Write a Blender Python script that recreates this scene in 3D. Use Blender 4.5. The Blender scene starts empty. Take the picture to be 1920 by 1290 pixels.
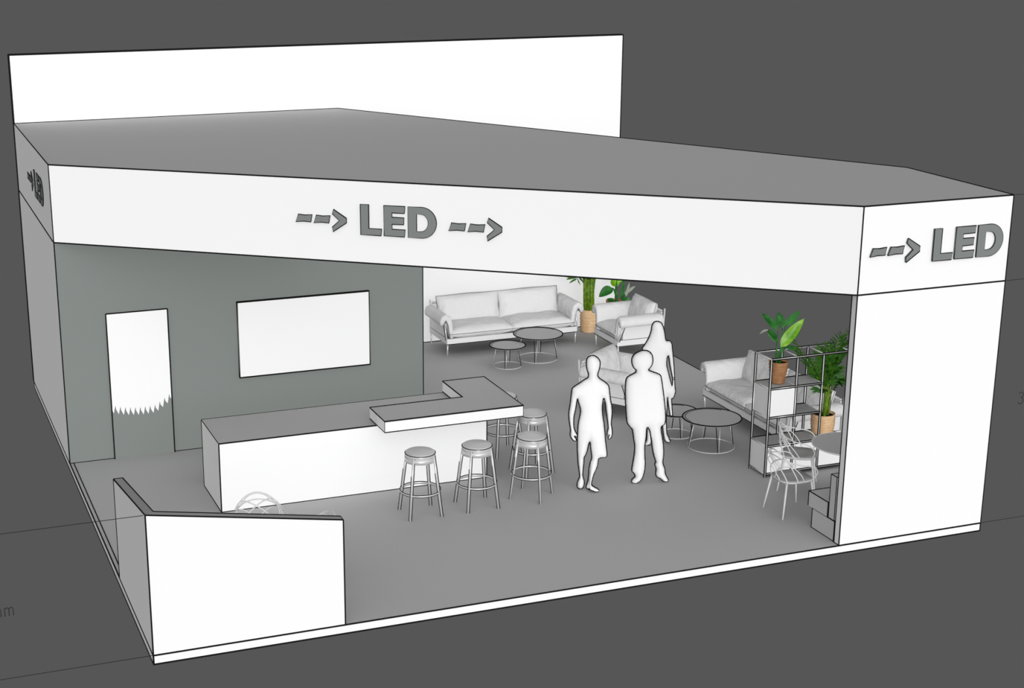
import bpy, bmesh, math, random
from mathutils import Vector, Matrix, geometry
C = bpy.context.scene.collection
PI = math.pi

# ------------------------------------------------------------------ materials
def mat(name, col, rough=0.7, metal=0.0, spec=0.2, bump=None, vary=None):
    m = bpy.data.materials.new(name); m.use_nodes = True
    nt = m.node_tree; b = nt.nodes['Principled BSDF']
    b.inputs['Base Color'].default_value = (*col, 1)
    b.inputs['Roughness'].default_value = rough
    b.inputs['Metallic'].default_value = metal
    b.inputs['Specular IOR Level'].default_value = spec
    tc = nt.nodes.new('ShaderNodeTexCoord')
    if bump:
        sc, st, dist = bump
        n = nt.nodes.new('ShaderNodeTexNoise'); n.inputs['Scale'].default_value = sc
        n.inputs['Detail'].default_value = 3
        bp = nt.nodes.new('ShaderNodeBump'); bp.inputs['Strength'].default_value = st
        bp.inputs['Distance'].default_value = dist
        nt.links.new(tc.outputs['Object'], n.inputs['Vector'])
        nt.links.new(n.outputs['Fac'], bp.inputs['Height'])
        nt.links.new(bp.outputs['Normal'], b.inputs['Normal'])
    if vary:
        col2, sc = vary
        n = nt.nodes.new('ShaderNodeTexNoise'); n.inputs['Scale'].default_value = sc
        r = nt.nodes.new('ShaderNodeMapRange')
        r.inputs['From Min'].default_value = .35; r.inputs['From Max'].default_value = .65
        mx = nt.nodes.new('ShaderNodeMix'); mx.data_type = 'RGBA'
        mx.inputs['A'].default_value = (*col, 1); mx.inputs['B'].default_value = (*col2, 1)
        nt.links.new(tc.outputs['Object'], n.inputs['Vector'])
        nt.links.new(n.outputs['Fac'], r.inputs['Value'])
        nt.links.new(r.outputs['Result'], mx.inputs['Factor'])
        nt.links.new(mx.outputs['Result'], b.inputs['Base Color'])
    return m
M = {}
M['white'] = mat('white_board', (.93, .93, .93), .8, spec=.1)
M['floor'] = mat('dimmed_white_floor', (.57, .57, .57), .95, spec=.05, bump=(60, .05, .002))  # white floor coloured grey for the weaker light on upward faces
M['top'] = mat('dimmed_white_top', (.55, .55, .55), .8, spec=.08)  # weak light from above put into the colour of counter, table and shelf tops
M['roof'] = mat('dimmed_white_roof', (.56, .56, .56), .9, spec=.05)  # canopy top is white; the grey carries its dimmer lighting
M['wallgrey'] = mat('grey_green_paint', (.225, .246, .235), .9, spec=.05)
M['letter'] = mat('grey_letter_face', (.215, .23, .222), .8, spec=.05)
M['ink'] = mat('black_edging', (.012, .012, .012), .8, spec=.05)
M['cap'] = mat('dimmed_white_cap', (.42, .42, .42), .8, spec=.05)  # top of the white low wall, darkened in colour for low light
M['fabric'] = mat('white_leather', (.76, .76, .76), .55, spec=.25, bump=(9, .7, .03))
M['panel'] = mat('pale_panel', (.80, .80, .80), .6, spec=.2)
M['benchshade'] = mat('shade_greyed_upholstery', (.58, .58, .58), .85, spec=.1)  # bench colour lowered to carry the contact shade around it
M['piping'] = mat('dark_stitching', (.10, .10, .10), .8)
M['metal'] = mat('pale_metal', (.70, .70, .70), .35, .35, .5)
M['wire'] = mat('pale_wire', (.72, .72, .72), .5, .0, .4)
M['seat'] = mat('grey_plastic_seat', (.42, .42, .42), .5, spec=.3)
M['stoolseat'] = mat('pale_stool_seat', (.62, .62, .62), .35, .2, .5)
M['body'] = mat('plain_white_figure', (.94, .94, .94), .9, spec=.05)
M['dim'] = mat('dark_grey_line', (.035, .035, .035), .9, spec=0)
M['cane'] = mat('tan_wicker', (.85, .60, .36), .8, spec=.1, bump=(50, .5, .01), vary=((.76, .49, .27), 14))
M['terra'] = mat('brown_wicker', (.44, .23, .11), .8, spec=.1, bump=(50, .5, .01), vary=((.33, .16, .075), 14))
M['soil'] = mat('dark_soil', (.02, .014, .01), .95, spec=.05)
M['palm'] = mat('palm_leaf', (.045, .155, .01), .5, spec=.3, vary=((.015, .085, .006), 9))
M['cane_stem'] = mat('palm_stem', (.20, .33, .02), .5, spec=.3, vary=((.07, .16, .01), 20))
M['leaf'] = mat('broad_leaf', (.03, .19, .025), .4, spec=.35, vary=((.012, .10, .015), 12))
M['leafbright'] = mat('young_leaf', (.24, .52, .02), .4, spec=.35, vary=((.10, .30, .01), 9))
M['leafdry'] = mat('grey_leaf', (.30, .34, .28), .6)

# ------------------------------------------------------------------ mesh builder
class MB:
    def __init__(s): s.v = []; s.f = []; s.m = []; s.sm = []; s.mats = []
    def mi(s, k):
        if k not in s.mats: s.mats.append(k)
        return s.mats.index(k)
    def add(s, vs, fs, k, smooth=False):
        o = len(s.v); i = s.mi(k)
        s.v += [tuple(v) for v in vs]
        for f in fs: s.f.append([a + o for a in f]); s.m.append(i); s.sm.append(smooth)
    def box(s, a, b, k, ink=0, skip=()):
        x0, y0, z0 = a; x1, y1, z1 = b
        P = [(x, y, z) for z in (z0, z1) for y in (y0, y1) for x in (x0, x1)]
        s.add(P, [(0, 2, 3, 1), (4, 5, 7, 6), (0, 1, 5, 4), (2, 6, 7, 3), (0, 4, 6, 2), (1, 3, 7, 5)], k)
        if ink:
            for e in [(0, 1), (1, 3), (3, 2), (2, 0), (4, 5), (5, 7), (7, 6), (6, 4), (0, 4), (1, 5), (2, 6), (3, 7)]:
                if e in skip: continue
                s.tube([P[e[0]], P[e[1]]], ink, 'ink', 5)
    def tube(s, pts, r, k, n=8, closed=False, ext=0.0, smooth=True):
        P = [Vector(p) for p in pts]
        if not closed and len(P) == 2 and ext:
            d = (P[1] - P[0]).normalized() * ext; P = [P[0] - d, P[1] + d]
        N = len(P); rs = r if isinstance(r, (list, tuple)) else [r] * N
        vs = []; fs = []; up = None
        for i, p in enumerate(P):
            if closed: t = P[(i + 1) % N] - P[i - 1]
            else: t = P[min(i + 1, N - 1)] - P[max(i - 1, 0)]
            if t.length < 1e-9: t = Vector((0, 0, 1))
            t.normalize()
            if up is None:
                up = Vector((0, 0, 1)) if abs(t.z) < .9 else Vector((1, 0, 0))
            a = up - t * up.dot(t)
            if a.length < 1e-5: a = t.orthogonal()
            a.normalize(); up = a; b = t.cross(a)
            for j in range(n):
                th = 2 * PI * j / n
                vs.append(p + (a * math.cos(th) + b * math.sin(th)) * rs[i])
        for i in range(N if closed else N - 1):
            i2 = (i + 1) % N
            for j in range(n):
                j2 = (j + 1) % n
                fs.append((i * n + j, i * n + j2, i2 * n + j2, i2 * n + j))
        if not closed:
            fs.append(tuple(reversed(range(n)))); fs.append(tuple(range((N - 1) * n, N * n)))
        s.add(vs, fs, k, smooth)
    def lathe(s, prof, k, c=(0, 0, 0), n=32, smooth=True):
        vs = []; fs = []
        for r, z in prof:
            for j in range(n):
                th = 2 * PI * j / n
                vs.append((c[0] + r * math.cos(th), c[1] + r * math.sin(th), c[2] + z))
        for i in range(len(prof) - 1):
            for j in range(n):
                j2 = (j + 1) % n
                fs.append((i * n + j, i * n + j2, (i + 1) * n + j2, (i + 1) * n + j))
        if prof[0][0] > 1e-4: fs.append(tuple(reversed(range(n))))
        if prof[-1][0] > 1e-4: fs.append(tuple(range((len(prof) - 1) * n, len(prof) * n)))
        s.add(vs, fs, k, smooth)
    def ring(s, c, R, r, k, n=36, m=6, a0=0, a1=360):
        full = abs(a1 - a0) >= 360
        N = n if full else max(3, int(n * (a1 - a0) / 360) + 1)
        pts = [(c[0] + R * math.cos(math.radians(a0 + (a1 - a0) * i / (N if full else N - 1))),
                c[1] + R * math.sin(math.radians(a0 + (a1 - a0) * i / (N if full else N - 1))), c[2]) for i in range(N)]
        s.tube(pts, r, k, m, closed=full)
    def prism(s, poly, fn, k, t0, t1, ink=0, inkz=None):
        """poly: 2-D outline; fn(u, v, t) -> 3-D; slab between t0 and t1"""
        n = len(poly)
        vs = [fn(u, v, t0) for u, v in poly] + [fn(u, v, t1) for u, v in poly]
        tri = geometry.tessellate_polygon([[Vector((u, v, 0)) for u, v in poly]])
        fs = [tuple(t) for t in tri] + [tuple(a + n for a in reversed(t)) for t in tri]
        fs += [(i, (i + 1) % n, (i + 1) % n + n, i + n) for i in range(n)]
        s.add(vs, fs, k)
        if ink:
            t = t1 if inkz is None else inkz
            s.tube([fn(u, v, t) for u, v in poly], ink, 'ink', 5, closed=True)
    def cushion(s, c, w, d, h, k, X=Vector((1, 0, 0)), Y=Vector((0, 1, 0)), n=12, e=.3, pipe=None, seed=0):
        """pillow: w along X, d along Y, full thickness h along X x Y"""
        X = Vector(X).normalized(); Y = Vector(Y).normalized(); Z = X.cross(Y); c = Vector(c)
        rnd = random.Random(seed); ph = rnd.random() * 6
        def P(u, v, sgn):
            k1 = (max(0, 1 - u ** 4)) ** .5 * (max(0, 1 - v ** 4)) ** .5
            t = (e + (1 - e) * k1) * h / 2
            pin = 1 - .03 * (1 - abs(u * v)) * (abs(u) > .99 or abs(v) > .99)
            wob = .012 * math.sin(7 * u + ph) * math.cos(5 * v + ph) * k1
            return c + X * (u * w / 2 * pin) + Y * (v * d / 2 * pin) + Z * sgn * (t + wob)
        g = [math.sin((i / n - .5) * PI) * .35 + (i / n * 2 - 1) * .65 for i in range(n + 1)]
        vs = []; fs = []; N = n + 1
        for sgn in (-1, 1):
            for v in g:
                for u in g: vs.append(P(u, v, sgn))
        for L in (0, 1):
            o = L * N * N
            for j in range(n):
                for i in range(n):
                    q = (o + j * N + i, o + j * N + i + 1, o + (j + 1) * N + i + 1, o + (j + 1) * N + i)
                    fs.append(q if L else tuple(reversed(q)))
        loop = [i for i in range(n)] + [j * N + n for j in range(n)] + [n * N + i for i in range(n, 0, -1)] + [j * N for j in range(n, 0, -1)]
        # rounded rim
        mid = []
        o = len(vs)
        for a in loop:
            p = (vs[a] + vs[a + N * N]) / 2; q = (p - c); q -= Z * q.dot(Z)
            vs.append(p + q.normalized() * h * e * .35)
        L = len(loop)
        for i in range(L):
            j = (i + 1) % L
            fs.append((loop[i], loop[j], o + j, o + i)); fs.append((o + i, o + j, loop[j] + N * N, loop[i] + N * N))
        s.add(vs, fs, k, True)
        if pipe: s.tube([vs[o + i] for i in range(L)], pipe, 'piping', 5, closed=True)
    def build(s, name, parent=None, loc=None):
        me = bpy.data.meshes.new(name)
        me.from_pydata(s.v, [], s.f)
        for k in s.mats: me.materials.append(M[k])
        me.polygons.foreach_set('material_index', s.m)
        me.polygons.foreach_set('use_smooth', s.sm)
        me.update()
        bm = bmesh.new(); bm.from_mesh(me); bmesh.ops.recalc_face_normals(bm, faces=bm.faces); bm.to_mesh(me); bm.free()
        o = bpy.data.objects.new(name, me); C.objects.link(o)
        if parent: o.parent = parent
        if loc: o.location = loc
        return o

def tag(o, label=None, cat=None, group=None, kind=None):
    if label: o['label'] = label
    if cat: o['category'] = cat
    if group: o['group'] = group
    if kind: o['kind'] = kind
    return o
def thing(name, label, cat, loc=(0, 0, 0), rz=0, group=None):
    o = bpy.data.objects.new(name, None); C.objects.link(o)
    o.empty_display_size = .2
    o.location = loc; o.rotation_euler = (0, 0, math.radians(rz))
    return tag(o, label, cat, group)
def struct(o, label): return tag(o, label, None, None, 'structure')
def part(name, parent, fn, label=None):
    b = MB(); fn(b); o = b.build(name, parent)
    if label: o['label'] = label
    return o
def dup(root, loc, rz, label):
    r = root.copy(); C.objects.link(r); r.location = loc; r.rotation_euler = (0, 0, math.radians(rz)); r['label'] = label
    for ch in list(root.children):
        c = ch.copy(); C.objects.link(c); c.parent = r
        for g in list(ch.children):
            d = g.copy(); C.objects.link(d); d.parent = c
    return r

# ------------------------------------------------------------------ camera (solved from the stand's 10 m x 10 m plan)
R_right = Vector((0.93585, -0.3524, 0.00021)); R_down = Vector((-0.10179, -0.27089, -0.95721)); R_fwd = Vector((0.33738, 0.89578, -0.28939))
CAM = Vector((-2.3256, -14.6729, 7.2969)); F = 3014.1232; PX = 960 - 109.5284; PY = 645 + 62.8029
cd = bpy.data.cameras.new('camera'); cam = bpy.data.objects.new('camera', cd); C.objects.link(cam)
mw = Matrix((R_right, -R_down, -R_fwd)).transposed().to_4x4(); mw.translation = CAM
cam.matrix_world = mw
cd.sensor_width = 36; cd.lens = F * 36 / 1920; cd.shift_x = 109.5284 / 1920; cd.shift_y = 62.8029 / 1920
cd.clip_end = 200
bpy.context.scene.camera = cam
def ray(u, v): return R_right * ((u - PX) / F) + R_down * ((v - PY) / F) + R_fwd

# ------------------------------------------------------------------ setting
I = .0095
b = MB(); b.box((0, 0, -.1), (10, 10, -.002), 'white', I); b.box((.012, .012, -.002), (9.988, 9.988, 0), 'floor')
b.tube([(0, 0, 0), (10, 0, 0)], .006, 'ink', 5); b.tube([(0.05, 0, .002), (0.05, 10, .002)], .007, 'ink', 5)
struct(b.build('floor'), 'raised ten metre square white floor, its top coloured grey for dimmer light')
b = MB(); b.box((0, 10, 0), (10, 10.1, 5), 'white', .011)
struct(b.build('wall_back'), 'tall white back wall rising above the canopy')
b = MB(); b.box((0, 6.006, 0), (5, 6.1, 2.998), 'white'); b.box((0, 6, 0), (5, 6.006, 2.998), 'wallgrey', .008)
struct(b.build('wall_middle'), 'grey-green wall behind the counter carrying door and screen')
b = MB(); b.box((0, 6.1, 0), (.1, 9.998, 2.998), 'white', .010, skip=((2, 0), (0, 1), (0, 4), (1, 5), (4, 5)))
struct(b.build('wall_left'), 'pale grey-lit white outer side wall')
b = MB(); b.box((4.9, 6.1, 0), (5, 9.998, 2.998), 'white')
struct(b.build('wall_inner'), 'white side wall of the storage room facing the lounge')
b = MB(); b.box((8, 0, 0.001), (10, .1, 2.998), 'white', .008)
struct(b.build('wall_front'), 'white full-height wall panel at the front right corner')

# door: grey leaf with a white upper field whose lower edge is toothed
def door(b):
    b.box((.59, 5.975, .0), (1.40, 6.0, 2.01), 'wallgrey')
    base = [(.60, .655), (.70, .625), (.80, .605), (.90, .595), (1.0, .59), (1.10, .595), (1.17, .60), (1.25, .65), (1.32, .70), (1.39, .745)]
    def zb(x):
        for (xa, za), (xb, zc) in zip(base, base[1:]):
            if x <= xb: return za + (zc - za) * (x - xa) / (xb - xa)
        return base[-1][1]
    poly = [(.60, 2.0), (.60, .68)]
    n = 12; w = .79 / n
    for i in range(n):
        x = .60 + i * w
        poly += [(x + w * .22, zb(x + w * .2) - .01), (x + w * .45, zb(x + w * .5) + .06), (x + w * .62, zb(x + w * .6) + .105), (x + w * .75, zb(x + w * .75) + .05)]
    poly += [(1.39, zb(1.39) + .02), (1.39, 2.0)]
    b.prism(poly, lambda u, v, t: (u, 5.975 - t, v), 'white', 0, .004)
    for p, q in [((.59, 0), (.59, 2.01)), ((.59, 2.01), (1.40, 2.01)), ((1.40, 2.01), (1.40, 0))]:
        b.tube([(p[0], 5.972, p[1]), (q[0], 5.972, q[1])], .009, 'ink', 5)
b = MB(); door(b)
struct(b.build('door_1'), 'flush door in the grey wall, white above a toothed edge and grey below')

# ------------------------------------------------------------------ canopy with lettering
cano = thing('canopy', 'deep white canopy, top greyed for dimmer light, with fascia carrying LED lettering over the stand', 'canopy', (0, 0, 3))
poly = [(0, 6), (8, 0), (10, 0), (10, 2), (5, 9.995), (0, 9.995)]
def fascia(b):
    n = len(poly); vs = [(x, y, 0) for x, y in poly] + [(x, y, .99) for x, y in poly]
    b.add(vs, [(i, (i + 1) % n, (i + 1) % n + n, i + n) for i in range(n)], 'white')
    b.add(vs[:n], [tuple(range(n))], 'white')
    for z in (0.0, 1.0):
        b.tube([(x, y, z) for x, y in poly], .0095, 'ink', 5, closed=True)
    for x, y in poly[:4]: b.tube([(x, y, 0), (x, y, 1)], .0085, 'ink', 5)
part('fascia', cano, fascia)
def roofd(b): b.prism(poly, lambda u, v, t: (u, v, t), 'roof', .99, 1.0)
part('roof_deck', cano, roofd, 'flat roof deck, dimmer light put into its grey')
U = Vector((.8, -.6, 0))
def fr(s, z, t): return Vector((0, 6, z - 3)) + U * s + Vector((-.6, -.8, 0)) * t
def rt(s, z, t): return Vector((s + 4.773, -t, z - 3 - .035))
def lf(s, z, t): return Vector((-t, 11.88 - s, z - 3 - .045))
Lp = [(4.167, 3.722), (4.273, 3.722), (4.272, 3.434), (4.432, 3.434), (4.425, 3.352), (4.168, 3.352)]
Ep = [(4.463, 3.723), (4.728, 3.723), (4.720, 3.638), (4.563, 3.638), (4.563, 3.586), (4.713, 3.586), (4.710, 3.502), (4.563, 3.499), (4.563, 3.441), (4.727, 3.441), (4.720, 3.354), (4.463, 3.354)]
def Dp():
    o = [(4.765, 3.722)] + [(4.930 + .187 * math.cos(a), 3.538 + .186 * math.sin(a)) for a in [PI / 2 - i * PI / 20 for i in range(21)]] + [(4.765, 3.352)]
    i_ = [(4.870, 3.640)] + [(4.925 + .090 * math.cos(a), 3.535 + .106 * math.sin(a)) for a in [PI / 2 - i * PI / 20 for i in range(21)]] + [(4.870, 3.428)]
    return o, i_
dash = [(3.372, 3.560), (3.455, 3.553), (3.547, 3.562), (3.530, 3.470), (3.440, 3.475), (3.337, 3.463)]
head = [(3.824, 3.642), (3.987, 3.541), (3.987, 3.482), (3.815, 3.366), (3.808, 3.425), (3.897, 3.506), (3.810, 3.585)]
def sh(p, d): return [(a + d, c) for a, c in p]
def lettering(fn, second, where, th=.025):
    items = [('arrow_dash', dash), ('arrow_dash', sh(dash, .232)), ('arrow_head', head), ('letter', Lp), ('letter', Ep)]
    if second: items += [('arrow_dash', sh(dash, 1.932)), ('arrow_dash', sh(dash, 2.164)), ('arrow_head', sh(head, 1.930))]
    for nm, p in items:
        b = MB(); b.prism(p, fn, 'letter', 0.0, th, .0062, th); b.build(nm, cano)['label'] = 'raised grey %s on the %s' % ({'arrow_dash': 'dash of the arrow', 'arrow_head': 'arrow tip', 'letter': 'letter'}[nm], where)
    o, i_ = Dp(); b = MB(); n = len(o)
    vs = [fn(u, v, t) for t in (0, th) for P in (o, i_) for u, v in P]; fs = []
    for k in range(n):
        j = (k + 1) % n
        fs += [(2 * n + k, 2 * n + j, 3 * n + j, 3 * n + k), (k, j, 2 * n + j, 2 * n + k), (n + k, n + j, 3 * n + j, 3 * n + k)]
    b.add(vs, fs, 'letter')
    for P in (o, i_): b.tube([fn(u, v, th * .8) for u, v in P], .0062, 'ink', 5, closed=True)
    b.build('letter', cano)['label'] = 'raised grey letter on the %s' % where
lettering(fr, True, 'long diagonal fascia'); lettering(rt, False, 'short right fascia'); lettering(lf, False, 'left side fascia', .008)

# ------------------------------------------------------------------ low L-shaped wall
b = MB()
def lowwall(b):
    pts = [((0, 2), 1.175), ((0, 0), 1.5), ((2, 0), 1.17), ((2, .1), 1.17), ((.1, .1), 1.485), ((.1, 2), 1.175)]
    n = 6
    bot = [(x, y, 0) for (x, y), z in pts]; top = [(x, y, z) for (x, y), z in pts]
    b.add(bot + top, [(i, (i + 1) % n, (i + 1) % n + n, i + n) for i in range(n)], 'white')
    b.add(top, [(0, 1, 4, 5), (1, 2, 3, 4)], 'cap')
    b.add(bot, [(0, 1, 4, 5), (1, 2, 3, 4)], 'white')
    b.tube(top, .0085, 'ink', 5, closed=True)
    for i in (0, 1, 2, 3): b.tube([bot[i], top[i]], .0085, 'ink', 5)
    b.tube([bot[0], bot[1], bot[2]], .006, 'ink', 5)
lowwall(b); o = b.build('partition')
tag(o, 'white L-shaped partition with sloping top edge at the front left corner', 'partition')

# ------------------------------------------------------------------ counter
ct = thing('bar_counter', 'long white bar counter with a top greyed for dimmer light in front of the grey wall', 'counter', (1.5, 3.56, 0))
part('body', ct, lambda b: b.box((0, 0, 0), (3.5, .99, .878), 'white', .0085, skip=((4, 5), (5, 7), (7, 6), (6, 4))))
part('countertop', ct, lambda b: (b.box((0, 0, .878), (3.5, .99, .893), 'top'), b.tube([(0, 0, .888), (3.5, 0, .888), (3.5, .99, .888), (0, .99, .888)], .0095, 'ink', 5, closed=True)), 'counter top coloured grey for dimmer light')
wp = [(3.5, 3.20), (5.352, 3.20), (5.352, 4.546), (4.757, 4.546), (4.757, 3.80), (3.5, 3.80)]
wt = MB(); wt.prism(wp, lambda u, v, t: (u, v, t), 'white', .900, 1.038); wt.prism(wp, lambda u, v, t: (u, v, t), 'top', 1.038, 1.052)
wt.tube([(x, y, 1.052) for x, y in wp], .0095, 'ink', 5, closed=True); wt.tube([(x, y, .908) for x, y in wp], .007, 'ink', 5, closed=True)
for x, y in wp[:1] + wp[1:2]: wt.tube([(x, y, .905), (x, y, 1.05)], .004, 'ink', 5)
tag(wt.build('worktop'), 'thick L-shaped white worktop, top greyed for dimmer light, lying across the end of the bar counter', 'worktop')

# ------------------------------------------------------------------ wall screen
sc = thing('wall_screen', 'large blank white screen in a thin black frame on the grey wall', 'screen', (2.335, 6, .96))
part('panel', sc, lambda b: b.box((0.01, -.05, .01), (1.85, 0, 1.045), 'white'))
def sframe(b):
    P = [(0, -.05, 0), (1.86, -.05, 0), (1.86, -.05, 1.055), (0, -.05, 1.055)]
    b.tube(P, .011, 'ink', 5, closed=True)
    Q = [(x, -.008, z) for x, y, z in P]; b.tube(Q, .008, 'ink', 5, closed=True)
part('frame', sc, sframe, 'thin black frame')

# ------------------------------------------------------------------ bar stools
def stool():
    t = thing('bar_stool', '', 'stool', (0, 0, 0), 0, 'bar stools around the L-shaped worktop')
    part('seat', t, lambda b: (b.lathe([(.0, .745), (.17, .745), (.182, .755), (.187, .78), (.180, .803), (.165, .812), (0, .816)], 'stoolseat', n=40)))
    part('seat_ring', t, lambda b: (b.lathe([(.168, .69), (.192, .69), (.190, .752), (.166, .752)], 'metal', n=40), b.ring((0, 0, .792), .186, .0055, 'ink')), 'pale band under the seat')
    for k in range(4):
        a = PI / 4 + k * PI / 2
        def leg(b):
            p = [Vector((math.cos(a) * r, math.sin(a) * r, z)) for r, z in ((.183, .775), (.215, .55), (.29, .0))]
            b.tube(p, .0145, 'metal', 10)
            n = Vector((.93, -.35, 0)) * .0165
            b.tube([q + n for q in p[0:]], .0062, 'ink', 5)
            b.tube([q - n for q in p[1:]], .0045, 'ink', 5)
        part('leg', t, leg)
    part('footrest', t, lambda b: (b.ring((0, 0, .31), .245, .012, 'metal', m=8), b.ring((0, 0, .324), .250, .0045, 'ink'), b.ring((0, 0, .296), .248, .0045, 'ink')), 'ring footrest')
    return t
st = stool()
S = [(3.775, 2.675, 0, 'pale round bar stool at the left end of the worktop front, nearest the counter face'),
     (4.515, 2.675, 2, 'pale round bar stool in the middle of the three along the worktop front'),
     (5.275, 2.735, 45, 'pale round bar stool below the front right corner of the worktop'),
     (5.645, 3.58, 8, 'pale round bar stool at the right end of the worktop, behind the corner stool'),
     (5.57, 4.41, 8, 'bar stool mostly hidden behind the far right end of the worktop')]
st.location = S[0][:2] + (0,); st['label'] = S[0][3]
for x, y, r, l in S[1:]: dup(st, (x, y, 0), r, l)

# ------------------------------------------------------------------ coffee tables
def coffee(R, H, rr):
    t = thing('coffee_table', '', 'table', group='round wire coffee tables')
    part('tabletop', t, lambda b: (b.lathe([(0, H - .015), (R, H - .015), (R, H - .003), (0, H - .003)], 'top', n=48, smooth=False),
        b.ring((0, 0, H - .002), R, .010, 'ink', n=56), b.ring((0, 0, H - .001), R - .035, .004, 'ink', n=56, a0=20, a1=170)), 'round top greyed for dimmer light, with a black rim')
    for k in range(4):
        a = PI / 4 + .25 + k * PI / 2
        def leg(b):
            for d, kk, r in ((-.06, 'ink', .006), (.06, 'metal', .0055)):
                b.tube([(math.cos(a + d * 2) * rr * .8, math.sin(a + d * 2) * rr * .8, H - .016), (math.cos(a + d * .3) * rr, math.sin(a + d * .3) * rr, .004)], r, kk, 6)
        part('leg', t, leg)
    part('base_ring', t, lambda b: b.ring((0, 0, .006), rr, .006, 'wire'), 'thin pale wire ring on the floor')
    return t
tb = coffee(.40, .42, .32); ts = coffee(.288, .35, .225)
tb.location = (7.85, 8.45, 0); tb['label'] = 'large round coffee table in front of the back sofa'
ts.location = (7.22, 8.22, 0); ts['label'] = 'small round coffee table in front of the back sofa, left of the large one'
dup(tb, (8.34, 3.62, 0), 20, 'large round coffee table in front of the sofa by the shelf')
dup(ts, (8.14, 4.24, 0), 20, 'small round coffee table half hidden behind the long-haired person')

# ------------------------------------------------------------------ sofas
def sofa(W, n, nm, cat, grp):
    D = .84; t = thing(nm, '', cat, group=grp)
    def base(b):
        b.box((0, .0, .20), (W, .035, .29), 'panel'); b.box((0, D - .035, .20), (W, D, .29), 'panel')
        b.box((0, .035, .20), (.035, D - .035, .29), 'panel'); b.box((W - .035, .035, .20), (W, D - .035, .29), 'panel')
        b.box((.035, .035, .24), (W - .035, D - .035, .27), 'panel')
        b.tube([(0, 0, .20), (W, 0, .20)], .006, 'ink', 5)
    part('base_frame', t, base)
    def bf(b):
        b.box((.03, D - .045, .29), (W - .03, D - .02, .70), 'panel')
        b.tube([(.03, D - .03, .72), (W - .03, D - .03, .72)], .016, 'metal')
    part('back_frame', t, bf)
    for x in (.018, W - .018):
        for y in (.02, D - .02):
            part('leg', t, lambda b: b.tube([(x, y + (.015 if y < .4 else -.01), 0), (x, y, .21)], [.011, .015], 'metal', 8))
    for i in range(n):
        w = (W - .16) / n; cx = .08 + w * (i + .5)
        part('seat_cushion', t, lambda b: b.cushion((cx, .345, .365), w + .005, .67, .215, 'fabric', e=.42, pipe=.004, seed=i))
        part('back_cushion', t, lambda b: b.cushion((cx, .665, .61), w - .02, .46, .25, 'fabric', X=(1, 0, 0), Y=(0, .24, .97), e=.32, pipe=.004, seed=i + 5))
    for s in (0, 1):
        def mx(x): return x if s == 0 else W - x
        def pad(b):
            # padded blanket rolled over the side frame
            mid = [(.085, .30), (.072, .42), (.060, .54), (.030, .625), (-.015, .655), (-.060, .635), (-.082, .585), (-.085, .535)]
            hw = [.028, .034, .042, .052, .056, .052, .042, .028]
            L = []; Rr = []
            for i, (x, z) in enumerate(mid):
                a = Vector(mid[max(i - 1, 0)]); c = Vector(mid[min(i + 1, len(mid) - 1)]); d = (c - a).normalized(); nn = Vector((-d.y, d.x))
                L.append(Vector((x, z)) + nn * hw[i]); Rr.append(Vector((x, z)) - nn * hw[i])
            prof = L + Rr[::-1]; cx_ = sum((p.x for p in prof)) / len(prof)
            ys = [(.0, .80, 0), (.012, .93, 0), (.045, 1, 0), (.25, .97, 0), (.45, 1, 0), (.62, .97, 0), (.72, 1, 0), (.76, .93, 0), (.775, .8, 0)]
            vs = []; m = len(prof); fs = []
            for y, k, _ in ys:
                for j, p in enumerate(prof):
                    q = Vector(mid[j if j < len(mid) else m - 1 - j]); p2 = q + (p - q) * k
                    vs.append((mx(p2.x), y, p2.y))
            for i in range(len(ys) - 1):
                for j in range(m):
                    j2 = (j + 1) % m; fs.append((i * m + j, i * m + j2, (i + 1) * m + j2, (i + 1) * m + j))
            h = len(mid)
            for i0 in (0, (len(ys) - 1) * m):
                for j in range(h - 1): fs.append((i0 + j, i0 + j + 1, i0 + m - 2 - j, i0 + m - 1 - j))
            b.add(vs, fs, 'fabric', True)
            for yy in (.012, .763):
                b.tube([(mx(p.x), yy, p.y) for p in L], .0035, 'piping', 5)
        part('armrest', t, pad)
        def side(b):
            x0, x1 = sorted((mx(.004), mx(.022)))
            b.box((x0, .10, .30), (x1, D - .06, .53), 'panel')
            xo = mx(-.004)
            b.tube([(xo, .01, .27), (xo, .125, .60)], .013, 'metal'); b.tube([(mx(-.014), .03, .27), (mx(-.014), .145, .56)], .006, 'ink', 5)
            b.tube([(mx(-.008), .145, .54), (mx(-.008), D - .12, .54)], .006, 'ink', 5)
            b.tube([(mx(.01), D - .02, .2), (mx(.01), D + .01, .76)], .015, 'metal')
        part('side_frame', t, side)
    return t
s2 = sofa(2.335, 2, 'sofa', 'sofa', 'white two-seat sofas'); s1 = sofa(.87, 1, 'armchair', 'armchair', 'white armchairs in the lounge')
s2.location = (6.5, 9.06, 0); s2['label'] = 'white two-seat sofa standing along the white back wall'
dup(s2, (9.07, 5.17, 0), -90, 'white two-seat sofa at the right edge of the floor behind the shelf')
s1.location = (9.06, 8.86, 0); s1.rotation_euler = (0, 0, -PI / 2); s1['label'] = 'white armchair seen from its side, right of the back sofa'
dup(s1, (7.80, 5.05, 0), 35, 'white armchair turned away behind the man in the short trousers')

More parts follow.
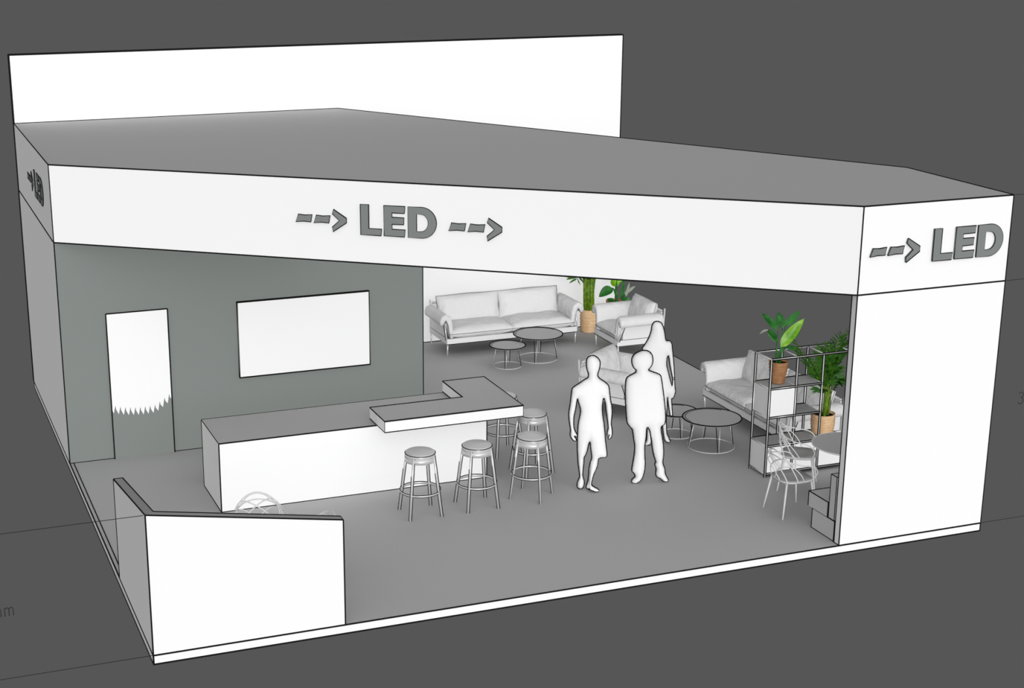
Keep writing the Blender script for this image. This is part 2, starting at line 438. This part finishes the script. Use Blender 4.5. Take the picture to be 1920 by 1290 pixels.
# ------------------------------------------------------------------ shelf unit
X0, Y0, q_ = 8.385, 2.285, .389
sh_ = thing('shelf_unit', 'open black-framed shelf unit with white doors, holding two potted plants', 'shelf', (X0, Y0, 0))
Zs = [.045, .425, .81, 1.2, 1.595]; DD = .375
def cols(b):
    for i in range(4):
        for y in (0, DD):
            b.tube([(i * q_, y, 0), (i * q_, y, Zs[-1])], .0105, 'metal', 8)
            for d in (-.014, .014): b.tube([(i * q_ + d, y - .004, 0), (i * q_ + d, y - .004, Zs[-1])], .0075, 'ink', 5)
part('upright_frame', sh_, cols)
def rails(b):
    for z in Zs:
        last = 3 if z in (Zs[0], Zs[1], Zs[4]) else 2
        for y in (0, DD):
            b.tube([(0, y, z), (last * q_, y, z)], .0095, 'metal', 8)
            b.tube([(0, y - .006, z + .011), (last * q_, y - .006, z + .011)], .0075, 'ink', 5)
            if y == 0: b.tube([(0, y - .006, z - .011), (last * q_, y - .006, z - .011)], .0075, 'ink', 5)
        for i in range(last + 1): b.tube([(i * q_, 0, z), (i * q_, DD, z)], .0095, 'metal', 8)
part('rail_frame', sh_, rails)
for z, n in ((Zs[0], 3), (Zs[1], 3), (Zs[2], 2), (Zs[3], 2)):
    part('shelf', sh_, lambda b: b.box((.012, .012, z - .004), (n * q_ - .012, DD - .012, z + .006), 'top'))
for i in range(3):
    part('door', sh_, lambda b: b.box((i * q_ + .012, -.004, Zs[0] + .012), ((i + 1) * q_ - .012, .008, Zs[1] - .012), 'white'))
part('door', sh_, lambda b: (b.box((.014, -.006, Zs[2] + .014), (q_ - .014, .008, Zs[3] - .014), 'white'),), 'bright white square door in the third row')
part('side_panel', sh_, lambda b: b.box((-.002, .012, Zs[0] + .012), (.008, DD - .012, Zs[1] - .012), 'panel'))
part('side_panel', sh_, lambda b: b.box((-.002, .012, Zs[2] + .012), (.008, DD - .012, Zs[3] - .012), 'panel'))
part('divider', sh_, lambda b: b.box((q_ - .004, .012, Zs[2] + .012), (q_ + .004, DD - .012, Zs[3] - .012), 'panel'))

# ------------------------------------------------------------------ plants
def pot(t, r0, r1, h, k):
    def f(b):
        b.lathe([(0, 0), (r0 * .92, 0), (r0, .01), ((r0 + r1) / 2 * 1.03, h * .5), (r1, h - .015), (r1 * 1.02, h), (r1 * .94, h), (r1 * .9, h - .03)], k, n=32)
        for z in [h * (.12 + .14 * i) for i in range(6)]:
            f_ = z / h; r = (r0 + (r1 - r0) * f_) * (1 + .055 * math.sin(PI * f_)); b.ring((0, 0, z), r, .005, k, n=32, m=5)
    part('pot', t, f)
    part('soil', t, lambda b: b.lathe([(0, h - .035), (r1 * .9, h - .035), (r1 * .9, h - .03), (0, h - .022)], 'soil', n=24))
def leafmesh(b, p0, p1, w, k, sag=.1, side=None, fold=.25, n=9):
    p0 = Vector(p0); p1 = Vector(p1); d = p1 - p0; L = d.length
    mid = (p0 + p1) / 2 + Vector((0, 0, sag * L))
    side = Vector(side) if side else Vector((.94, -.35, 0))
    sd = side - d.normalized() * side.dot(d.normalized())
    if sd.length < .15: sd = Vector((0, 0, 1)) - d.normalized() * d.normalized().z
    sd.normalize(); nn = d.normalized().cross(sd)
    vs = []; fs = []
    for i in range(n + 1):
        t = i / n; c = p0 * (1 - t) ** 2 + mid * 2 * t * (1 - t) + p1 * t * t
        ww = w / 2 * (math.sin(PI * t ** .75) ** .7 if 0 < t < 1 else .02)
        for u in (-1, -.5, 0, .5, 1):
            vs.append(c + sd * ww * u + nn * (fold * ww * abs(u) + .004 * math.sin(9 * t + u * 3)))
    for i in range(n):
        for j in range(4): fs.append((i * 5 + j, i * 5 + j + 1, (i + 1) * 5 + j + 1, (i + 1) * 5 + j))
    b.add(vs, fs, k, True)
def palm_plant(loc, label, r0, r1, h, sc, seed, clampy=99, wide=1.0, targets=None):
    t = thing('potted_palm', label, 'plant', loc, 0); rnd = random.Random(seed)
    pot(t, r0, r1, h, 'cane')
    tops = []
    def stems(b):
        for i in range(15):
            a = rnd.random() * 6.28; r = .085 * math.sqrt(rnd.random()) * sc
            p = Vector((r * math.cos(a), r * math.sin(a), h - .04)); q = p + Vector((r * .25 * math.cos(a), r * .25 * math.sin(a), (.36 + .22 * rnd.random()) * sc))
            m = (p + q) / 2 + Vector((rnd.uniform(-.015, .015), rnd.uniform(-.015, .015), 0)) * sc
            b.tube([p, m, q], [.013 * sc, .012 * sc, .009 * sc], 'cane_stem', 7); tops.append(q)
    part('stems', t, stems)
    def fol(b):
        T = []
        if targets:
            for tx, ty, tz, arch in targets: T.append((Vector((tx, ty, tz)), arch))
        for i in range(34):
            a = i * 2.399; f = (i / 33); z = h + (.52 + .58 * (1 - f) + rnd.uniform(-.06, .06)) * sc
            R = (.12 + .20 * f + rnd.uniform(0, .05)) * sc * wide
            T.append((Vector((R * math.cos(a), R * math.sin(a), z)), .12))
        for i, (tip, arch) in enumerate(T):
            base = tops[i % len(tops)] - Vector((0, 0, .1 * sc * rnd.random()))
            mid = base.lerp(tip, .55) + Vector((0, 0, arch * sc)); prev = None; pts = []
            for k in range(12):
                u = k / 11; pts.append(base * (1 - u) ** 2 + mid * 2 * u * (1 - u) + tip * u * u)
            if clampy < 50:
                for p in pts: p.y = min(p.y, clampy)
            b.tube(pts, [.006 * sc * (1 - .7 * k / 11) for k in range(12)], 'cane_stem', 5)
            for k in range(2, 12):
                p = pts[k]; d = (pts[min(k + 1, 11)] - pts[k - 1]).normalized()
                sd = d.cross(Vector((0, 0, 1)))
                if sd.length < .2: sd = Vector((math.cos(i), math.sin(i), 0))
                sd.normalize(); ln = (.15 * math.sin(PI * (k - .5) / 12.5) + .05) * sc
                for sg in (-1, 1):
                    e = p + (sd * sg * .75 + d * .7 + Vector((0, 0, rnd.uniform(-.35, .1)))).normalized() * ln
                    if clampy < 50: e.y = min(e.y, clampy)
                    leafmesh(b, p, e, .028 * sc, 'palm', .06, side=d.cross(e - p), n=4, fold=.15)
    part('foliage', t, fol)
    return t
g = [(.24, -.05, 1.36, .10), (.22, .03, 1.30, .12), (.15, .0, 1.27, .1), (.27, 0, 1.22, .16), (-.50, -.02, 1.30, .0), (-.42, .05, 1.14, .05), (-.3, -.08, 1.05, .08), (.05, .05, 1.2, .05), (-.12, 0, 1.18, .05), (.25, 0, 1.08, .1), (-.02, -.1, 1.12, .05)]
palm_plant((9.36, 2.50, .435), 'bushy palm in a light wicker pot standing in the right bay of the shelf unit', .14, .155, .27, .8, 3, wide=.8, targets=g)
palm_plant((9.36, 9.70, 0), 'tall palm in a light wicker pot between the back sofa and the armchair', .145, .155, .40, 1.35, 8, clampy=.26)

def broad_plant(name, loc, label, h, r0, r1, leaves, stems, sc=1.0, pk='terra'):
    t = thing(name, label, 'plant', loc, 0); pot(t, r0, r1, h, pk)
    def stf(b):
        for p in stems: b.tube([Vector(x) for x in p], [.013 * sc, .011 * sc] + [.007 * sc] * (len(p) - 2), 'leaf', 7)
    part('stems', t, stf)
    def lf_(b):
        for p0, p1, w, k, sag in leaves: leafmesh(b, p0, p1, w, k, sag)
    part('leaves', t, lf_)
    return t
# positions in metres relative to the pot base, read in the pot's own upright plane
sx, sz = .0074, .0070       # metres per target pixel there
def Q(px, py, dy=0): return ((px - 1460) * sx, dy, (713 - py) * sz)
Z = lambda a, c: (1400 + a / 5.373, 560 + c / 5.373)
def QZ(a, c, dy=0): u, v = Z(a, c); x, y, z = Q(u, v); return (x - dy * .0, dy, z - dy * .30)
LV = [(QZ(292, 285, .02), QZ(130, 92, .05), .085, 'leaf', .10), (QZ(350, 270, .02), QZ(298, 100, .03), .125, 'leaf', .0), (QZ(372, 250, 0), QZ(552, 108, .06), .10, 'leaf', .08),
      (QZ(325, 460, -.02), QZ(520, 192, -.1), .15, 'leafbright', .0), (QZ(285, 395, -.02), QZ(150, 262, -.05), .075, 'leaf', .12), (QZ(165, 262, -.05), QZ(70, 298, -.06), .03, 'leafdry', .05),
      (QZ(398, 415, .0), QZ(556, 322, .04), .07, 'leaf', .08), (QZ(390, 460, -.02), QZ(478, 515, -.03), .075, 'leaf', .3), (QZ(300, 400, .05), QZ(240, 300, .12), .06, 'leaf', .1)]
SV = [[(-.03, 0, .26), QZ(285, 540), QZ(288, 420), QZ(292, 285)], [(.015, .0, .26), QZ(335, 540), QZ(340, 440), QZ(350, 270, .02)], [(.02, .0, .26), QZ(335, 500), QZ(372, 250)],
      [(.0, 0, .26), QZ(325, 520), QZ(325, 460, -.02)], [(-.03, 0, .26), QZ(290, 500), QZ(285, 395, -.02)], [(.02, 0, .26), QZ(345, 500), QZ(398, 415)], [(.02, 0, .26), QZ(345, 520), QZ(390, 460, -.02)]]
broad_plant('potted_plant', (8.62, 2.485, 1.212), 'broad-leaved green plant in a brown wicker pot on the top left of the shelf unit', .29, .085, .125, LV, SV)
# second broad-leaved plant, behind the armchair
def W4(a, c, dy=0):
    u, v = 1080 + a / 7.165, 510 + c / 7.165
    d = ray(u, v); t_ = (9.72 + dy - CAM.y) / d.y; p = CAM + d * t_
    return (p.x - 9.72 - .12, dy, p.z)
L2 = [(W4(490, 215), W4(308, 335), .17, 'leaf', .12), (W4(560, 190), W4(480, 90), .16, 'leafbright', .0), (W4(560, 150), W4(600, -60, .02), .16, 'leafbright', .0), (W4(520, 420), W4(415, 358), .09, 'leaf', .15),
      (W4(650, 415), W4(715, 350), .12, 'leaf', .2), (W4(650, 300), W4(800, 190), .06, 'leafdry', .1), (W4(670, 330), W4(720, 140), .05, 'leafdry', .0), (W4(620, 100), W4(700, -120), .2, 'leaf', .0),
      (W4(540, 50), W4(430, -100), .2, 'leaf', .0), (W4(600, 60), W4(580, -220, .04), .2, 'leaf', .0)]
S2 = [[W4(545, 430), W4(545, 300), W4(545, 100), W4(540, 40)], [W4(625, 430), W4(610, 300), W4(630, 120), W4(600, 40)], [W4(640, 430), W4(640, 300), W4(645, 120), W4(620, 80)],
      [W4(545, 330), W4(520, 250), W4(490, 215)], [W4(550, 425), W4(520, 420)], [W4(640, 430), W4(650, 400)], [W4(630, 400), W4(650, 300)]]
broad_plant('potted_plant', (9.84, 9.72, 0), 'broad-leaved green plant in a brown pot half hidden behind the side-on armchair', .50, .09, .14, L2, S2, 1.8, 'terra')

# ------------------------------------------------------------------ loop-back chairs, round table, bench
def smooth(pts, n=6):
    P = [Vector(p) for p in pts]; out = []
    for i in range(len(P) - 1):
        p0 = P[max(i - 1, 0)]; p1 = P[i]; p2 = P[i + 1]; p3 = P[min(i + 2, len(P) - 1)]
        for k in range(n):
            t = k / n
            out.append(.5 * ((2 * p1) + (p2 - p0) * t + (2 * p0 - 5 * p1 + 4 * p2 - p3) * t * t + (3 * p1 - p0 - 3 * p2 + p3) * t ** 3))
    out.append(P[-1]); return out
def chair():     # faces +x
    t = thing('dining_chair', '', 'chair', group='moulded chairs with interlaced backs')
    def seat(b):
        P = []
        n = 28
        for k in range(n):
            a = 2 * PI * k / n; r = .225 * (1 + .07 * math.cos(4 * a + PI)); P.append((r * math.cos(a) * 1.02, r * math.sin(a) * 1.05))
        vs = [(x, y, .46) for x, y in P] + [(x * .55, y * .55, .447) for x, y in P] + [(x, y, .435) for x, y in P] + [(x * .55, y * .55, .425) for x, y in P] + [(0, 0, .444), (0, 0, .423)]
        fs = []
        for i in range(n):
            j = (i + 1) % n
            fs += [(i, j, n + j, n + i), (i, j, 2 * n + j, 2 * n + i), (2 * n + i, 2 * n + j, 3 * n + j, 3 * n + i), (n + i, n + j, 4 * n), (3 * n + i, 3 * n + j, 4 * n + 1)]
        b.add(vs, fs, 'seat', True); b.tube([(x, y, .452) for x, y in P], .008, 'wire', 6, closed=True)
    part('seat', t, seat)
    for sx_ in (-1, 1):
        for sy_ in (-1, 1):
            part('leg', t, lambda b: b.tube([(sx_ * .17, sy_ * .17, .44), (sx_ * .235, sy_ * .225, 0)], [.014, .010], 'wire', 8))
    def back(b):
        r = .0075
        # outer arms sweeping to a low top rail
        b.tube(smooth([(.17, -.19, .45), (.20, -.25, .56), (.12, -.285, .655), (-.06, -.27, .69), (-.22, -.15, .74), (-.26, 0, .76), (-.22, .15, .74), (-.06, .27, .69), (.12, .285, .655), (.20, .25, .56), (.17, .19, .45)]), r, 'wire', 7)
        # tall arch
        b.tube(smooth([(-.05, -.235, .45), (-.12, -.25, .58), (-.22, -.19, .76), (-.27, 0, .84), (-.22, .19, .76), (-.12, .25, .58), (-.05, .235, .45)]), r, 'wire', 7)
        # crossing strands
        for s in (-1, 1):
            b.tube(smooth([(-.17, -.19 * s, .45), (-.22, -.13 * s, .58), (-.26, .03 * s, .70), (-.25, .17 * s, .755), (-.14, .26 * s, .70)]), r, 'wire', 7)
            b.tube(smooth([(-.20, -.06 * s, .45), (-.24, .05 * s, .58), (-.24, .17 * s, .66), (-.12, .262 * s, .665)]), r * .9, 'wire', 7)
            b.tube(smooth([(.03, -.235 * s, .45), (-.04, -.275 * s, .56), (-.15, -.24 * s, .68), (-.24, -.11 * s, .80), (-.265, 0, .835)]), r * .9, 'wire', 7)
    part('backrest', t, back)
    return t
ch = chair()
ch.location = (8.05, 1.15, 0); ch['label'] = 'pale chair with interlaced back in front of the shelf unit, nearer the floor edge'
dup(ch, (8.60, 1.86, 0), -35, 'pale chair with interlaced back directly in front of the shelf doors, beyond the nearer chair')
dup(ch, (1.53, 1.66, 0), -95, 'pale looped chair back peeking above the partition against the white counter')
dup(ch, (1.93, 1.03, 0), 190, 'chair back loop barely showing above the partition near its right end')
tt = thing('dining_table', 'round dining table, top greyed for dimmer light, half hidden behind the front wall panel', 'table', (8.92, 1.25, 0))
part('tabletop', tt, lambda b: (b.lathe([(0, .715), (.44, .715), (.45, .722), (.45, .735), (0, .735)], 'top', n=48, smooth=False), b.ring((0, 0, .73), .452, .008, 'wire', n=56)))
part('pedestal', tt, lambda b: b.lathe([(.035, .02), (.03, .05), (.03, .70), (.06, .715)], 'metal', n=20))
part('base', tt, lambda b: b.lathe([(0, 0), (.22, 0), (.22, .012), (.04, .03), (0, .03)], 'metal', n=32))
bn = thing('bench', 'block-shaped bench with upright back, greyed for its shade, against the inside of the front wall panel', 'bench', (8.0, .13, 0))
part('base', bn, lambda b: b.box((.01, 0, 0), (1.6, .47, .25), 'benchshade', .0075))
part('seat', bn, lambda b: b.box((0, .14, .255), (1.6, .55, .44), 'benchshade', .0075, skip=((0, 1), (1, 3), (3, 2), (2, 0))))
part('backrest', bn, lambda b: b.box((0, 0, .26), (1.6, .12, .80), 'benchshade', .006))

# ------------------------------------------------------------------ people
def person(base_px, outer, holes, off, scl, label, seedz, legsplit=None, lift=0.0, kneez=.85):
    """outline read from the photograph, given depth by rounding it front and back about its own upright plane"""
    f = Vector((R_fwd.x, R_fwd.y, 0)).normalized(); rr = Vector((f.y, -f.x, 0))
    u, v = base_px; d = ray(u, v); g = CAM + d * (-CAM.z / d.z)
    def flat(u, v):
        d = ray(u, v); t_ = (g - CAM).dot(f) / d.dot(f); p = CAM + d * t_
        q = p - g; return (q.dot(rr), p.z)
    def cv(P): return [flat(off[0] + a / scl, off[1] + c / scl) for a, c in P]
    def resample(P):
        # Catmull-Rom rounding then even steps
        n = len(P); out = []
        for i in range(n):
            p0, p1, p2, p3 = (Vector(P[(i + k) % n]) for k in (-1, 0, 1, 2))
            m = max(2, int((p2 - p1).length / .012))
            for k in range(m):
                t = k / m
                out.append(.5 * ((2 * p1) + (p2 - p0) * t + (2 * p0 - 5 * p1 + 4 * p2 - p3) * t * t + (3 * p1 - p0 - 3 * p2 + p3) * t ** 3))
        return out
    loops = [resample(cv(outer))] + [resample(cv(h)) for h in holes]
    def inside(p):
        c = False
        for L in loops:
            n = len(L)
            for i in range(n):
                a = L[i]; b_ = L[(i + 1) % n]
                if (a.y > p.y) != (b_.y > p.y) and p.x < (b_.x - a.x) * (p.y - a.y) / (b_.y - a.y) + a.x: c = not c
        return c
    segs = [(L[i], L[(i + 1) % len(L)]) for L in loops for i in range(len(L))]
    def dist(p):
        m = 9
        for a, b_ in segs:
            ab = b_ - a; t = max(0, min(1, (p - a).dot(ab) / max(ab.length_squared, 1e-12)))
            q = (a + ab * t - p).length
            if q < m: m = q
        return m
    pts = []; edges = []
    for L in loops:
        o = len(pts); pts += L; edges += [(o + i, o + (i + 1) % len(L)) for i in range(len(L))]
    nb = len(pts)
    xs = [p.x for p in pts]; zs = [p.y for p in pts]; st_ = .016
    x = min(xs); row = 0
    z = min(zs)
    while z < max(zs):
        x = min(xs) + (row % 2) * st_ / 2
        while x < max(xs):
            p = Vector((x, z))
            if inside(p) and dist(p) > .006: pts.append(p)
            x += st_
        z += st_ * .87; row += 1
    res = geometry.delaunay_2d_cdt(pts, edges, [], 0, 1e-7)
    V, Fc = res[0], res[2]
    DS = [dist(p) for p in V]
    tris = [t for t in Fc if inside((V[t[0]] + V[t[1]] + V[t[2]]) / 3)]
    def thick(dd, z):
        r = .13; q = min(dd, r)
        return .62 * math.sqrt(max(0, q * (2 * r - q)))
    def shift(p):   # the rearward foot stands further back on the floor, moved along its own sight line
        if legsplit is None: return 0
        s = legsplit(p.x)
        return s * max(0, kneez - p.y) / kneez
    def W(p, t):
        k = shift(p); P0 = g + rr * p.x + Vector((0, 0, p.y)); D = P0 - CAM
        P1 = CAM + D * (1 + k / D.dot(f))
        return P1 - g + f * t
    vs = []; fr_ = {}; bk = {}
    for i, p in enumerate(V):
        if DS[i] < 1e-4: fr_[i] = bk[i] = len(vs); vs.append(W(p, 0))
        else:
            th = thick(DS[i], p.y); fr_[i] = len(vs); vs.append(W(p, -th)); bk[i] = len(vs); vs.append(W(p, th))
    fs = [tuple(fr_[a] for a in t) for t in tris] + [tuple(bk[a] for a in reversed(t)) for t in tris]
    zmin = min(v_.z for v_ in vs)
    t = thing('person', label, 'person', (g.x, g.y, -zmin if abs(zmin) < .05 else 0))
    b = MB(); b.add(vs, fs, 'body', True); b.build('body', t)
    b = MB()
    for L in loops: b.tube([W(p, 0) for p in L[::2]], .0105, 'ink', 5, closed=True)
    b.build('outline', t)['label'] = 'thin black outline seam'
    return t

man = [(345,40),(385,62),(405,100),(400,150),(388,190),(384,222),(400,245),(440,272),(472,298),(485,325),(490,370),(497,430),(508,490),(512,540),(508,600),(504,650),(510,690),(514,735),(506,768),(492,787),(480,783),(484,765),(490,752),(484,748),(478,765),(470,755),(472,720),(480,690),(478,650),(470,590),(462,530),(455,470),(447,435),(437,418),(430,450),(424,500),(425,545),(432,600),(440,650),(447,720),(452,790),(460,860),(466,910),(462,945),(430,950),(402,955),(390,968),(386,1000),(375,1045),(350,1100),(335,1150),(328,1195),(350,1215),(385,1235),(396,1250),(375,1258),(340,1248),(300,1232),(280,1222),(282,1205),(296,1165),(303,1110),(308,1050),(318,1000),(332,955),(328,900),(322,850),(316,812),(308,815),(298,850),(290,890),(276,925),(262,955),(258,1010),(252,1070),(250,1115),(262,1160),(262,1190),(250,1222),(225,1230),(203,1215),(203,1180),(213,1150),(225,1120),(218,1060),(210,1000),(206,930),(203,870),(203,810),(206,740),(212,650),(228,570),(232,520),(218,470),(204,425),(196,450),(185,520),(172,580),(168,640),(172,690),(185,722),(197,742),(200,758),(192,766),(180,756),(176,765),(188,782),(193,797),(180,805),(160,790),(142,760),(140,735),(143,705),(135,650),(128,600),(128,545),(140,470),(148,400),(155,350),(165,325),(210,295),(260,260),(298,236),(302,200),(290,160),(284,110),(290,70),(312,45)]
person((1040+335/4.775, 660+1258/4.775), man, [], (1040, 660), 4.775, 'white figure in short trousers walking, arms hanging, left of the other two people', 1, legsplit=lambda x: .13 if x < -.035 else 0)
coat = [(150,270),(180,262),(215,267),(240,290),(249,325),(245,360),(234,382),(220,395),(218,407),(250,420),(300,440),(312,470),(322,540),(332,620),(340,700),(342,760),(335,800),(312,818),(310,850),(318,900),(325,950),(328,1000),(326,1040),(322,1085),(335,1125),(342,1170),(362,1210),(358,1222),(330,1220),(305,1200),(278,1185),(272,1160),(275,1125),(265,1095),(272,1075),(258,1030),(248,980),(242,930),(236,890),(228,850),(216,826),(204,832),(198,900),(190,960),(190,1030),(193,1090),(186,1150),(170,1200),(150,1222),(120,1235),(95,1225),(98,1208),(120,1185),(112,1160),(97,1140),(105,1080),(115,1020),(118,960),(110,900),(100,840),(88,825),(68,800),(60,775),(55,700),(50,620),(50,540),(54,480),(68,455),(110,432),(127,420),(126,402),(108,385),(97,350),(98,320),(115,290)]
person((1160+230/3.908, 590+1235/3.908), coat, [], (1160, 590), 3.908, 'white broad figure in a wide coat and trousers, standing between the two slimmer people', 2, legsplit=lambda x: .05 if x > 0 else 0)
woman = [(283,50),(308,58),(325,90),(335,130),(345,188),(365,190),(385,205),(393,260),(400,330),(405,400),(408,470),(411,530),(415,560),(405,598),(396,614),(386,614),(388,665),(393,745),(380,742),(370,690),(361,630),(356,604),(353,680),(347,760),(349,820),(352,868),(368,905),(378,930),(355,933),(336,918),(328,870),(318,800),(308,740),(296,700),(272,740),(252,800),(238,870),(236,935),(225,950),(195,957),(192,945),(205,915),(208,860),(212,780),(218,700),(222,640),(225,560),(228,480),(222,400),(210,330),(195,290),(185,265),(172,248),(195,215),(220,170),(238,120),(245,80),(260,55)]
hole = [(362,297),(353,320),(351,370),(365,430),(380,490),(391,520),(397,480),(389,430),(376,370),(368,312)]
person((1160+285/3.908, 590+957/3.908), woman, [hole], (1160, 590), 3.908, 'white slim long-haired figure standing behind the one in the wide coat', 3, legsplit=lambda x: .08 if x > .05 else 0)

# ------------------------------------------------------------------ dimension lines drawn in the space beside the stand
def dim(name, pts, label):
    b = MB()
    for p, q in pts: b.tube([p, q], .0035, 'dim', 5)
    return tag(b.build(name), label, 'dimension line')
dim('dimension_line', [((-2.2, 0, 0), (-.0, 0, 0))], 'thin dark line running left from the foot of the partition corner')
dim('dimension_line', [((-2.2, 0, 1.5), (-.02, 0, 1.5))], 'thin dark line running left from the top of the partition corner')
dim('dimension_line', [((10.02, 0, 4), (11.5, 0, 4))], 'faint dark line running right from the canopy top corner')
dim('dimension_line', [((10.02, 0, 3), (11.5, 0, 3))], 'faint dark line running right from the canopy bottom corner')
dim('dimension_line', [((10.02, 0, 0), (11.5, 0, 0))], 'faint dark line running right from the floor corner')
def arc(cx, cz, r, a0, a1, n=10): return [(cx + r * math.cos(math.radians(a0 + (a1 - a0) * i / n)), 0, cz + r * math.sin(math.radians(a0 + (a1 - a0) * i / n))) for i in range(n + 1)]
b = MB()
for ox in (-1.305, -1.420):
    z0 = .655; w = .040; h = .085
    b.tube([(ox - 2 * w, 0, z0), (ox - 2 * w, 0, z0 + h)], .0042, 'dim', 5)
    for k in (0, 1):
        cx = ox - w - w + w / 2 + k * w
        P = [(cx + w / 2 * math.cos(a), 0, z0 + h - w / 2 + w / 2 * math.sin(a)) for a in [PI - PI * i / 8 for i in range(9)]]
        b.tube(P + [(cx + w / 2, 0, z0)], .0042, 'dim', 5)
tag(b.build('dimension_text'), 'faint dark letters mm left of the partition', 'text')
b = MB(); b.tube(arc(10.405, 1.575, .034, 150, -90) , .0042, 'dim', 5); b.tube(arc(10.405, 1.503, .038, 90, -150), .0042, 'dim', 5)
tag(b.build('dimension_text'), 'faint dark numeral 3 at the right edge beside the front wall panel', 'text')

# ------------------------------------------------------------------ light
w = bpy.data.worlds.new('world'); bpy.context.scene.world = w; w.use_nodes = True
nt = w.node_tree; bg = nt.nodes['Background']
tc = nt.nodes.new('ShaderNodeTexCoord'); sp = nt.nodes.new('ShaderNodeSeparateXYZ')
mr = nt.nodes.new('ShaderNodeMapRange'); mr.inputs['From Min'].default_value = 0; mr.inputs['From Max'].default_value = .08
mx = nt.nodes.new('ShaderNodeMix'); mx.data_type = 'RGBA'
mx.inputs['A'].default_value = (.0930, .0930, .0930, 1); SKY = .20
mx.inputs['B'].default_value = (SKY, SKY, SKY, 1)
nt.links.new(tc.outputs['Generated'], sp.inputs[0]); nt.links.new(sp.outputs['Z'], mr.inputs['Value'])
nt.links.new(mr.outputs['Result'], mx.inputs['Factor']); nt.links.new(mx.outputs['Result'], bg.inputs['Color'])
# the sky is brightest towards the front of the stand: world radiance = SKY + LOBE * max(0, -y)^2 above the horizon
LOBE = 1.02
mt = nt.nodes.new('ShaderNodeMapRange'); mt.inputs['From Min'].default_value = 0; mt.inputs['From Max'].default_value = -1
mt.inputs['To Min'].default_value = SKY; mt.inputs['To Max'].default_value = SKY + LOBE
nt.links.new(sp.outputs['Y'], mt.inputs['Value']); nt.links.new(mt.outputs['Result'], mx.inputs['B'])
def sun(name, toward, E, angle, shadow):
    d = bpy.data.lights.new(name, 'SUN'); d.energy = E * PI; d.angle = math.radians(angle); d.use_shadow = shadow
    o = bpy.data.objects.new(name, d); C.objects.link(o)
    o.rotation_euler = (-Vector(toward)).to_track_quat('-Z', 'Y').to_euler(); o.location = Vector(toward) * 20
    return o
sun('key_sun', (-.17, -.80, .05), .62, 10, False)
ld = bpy.data.lights.new('added_canopy_fill', 'AREA'); ld.shape = 'RECTANGLE'; ld.size = 4.6; ld.size_y = 4.6; ld.energy = 34  # unseen fill added below the canopy to brighten the interior, no fixture
lo = bpy.data.objects.new('added_canopy_fill', ld); C.objects.link(lo); lo.location = (5.6, 5.6, 2.96)
ld = bpy.data.lights.new('added_right_fill', 'AREA'); ld.shape = 'RECTANGLE'; ld.size = 1.6; ld.size_y = 3.0; ld.energy = 10  # second added fill without a fixture, over the shelf and dining corner
lo = bpy.data.objects.new('added_right_fill', ld); C.objects.link(lo); lo.location = (8.6, 1.9, 2.96)

sc_ = bpy.context.scene
sc_.cycles.diffuse_bounces = 1
sc_.view_settings.view_transform = 'Standard'; sc_.view_settings.look = 'None'
sc_.view_settings.exposure = 0; sc_.view_settings.gamma = 1; sc_.view_settings.use_curve_mapping = False
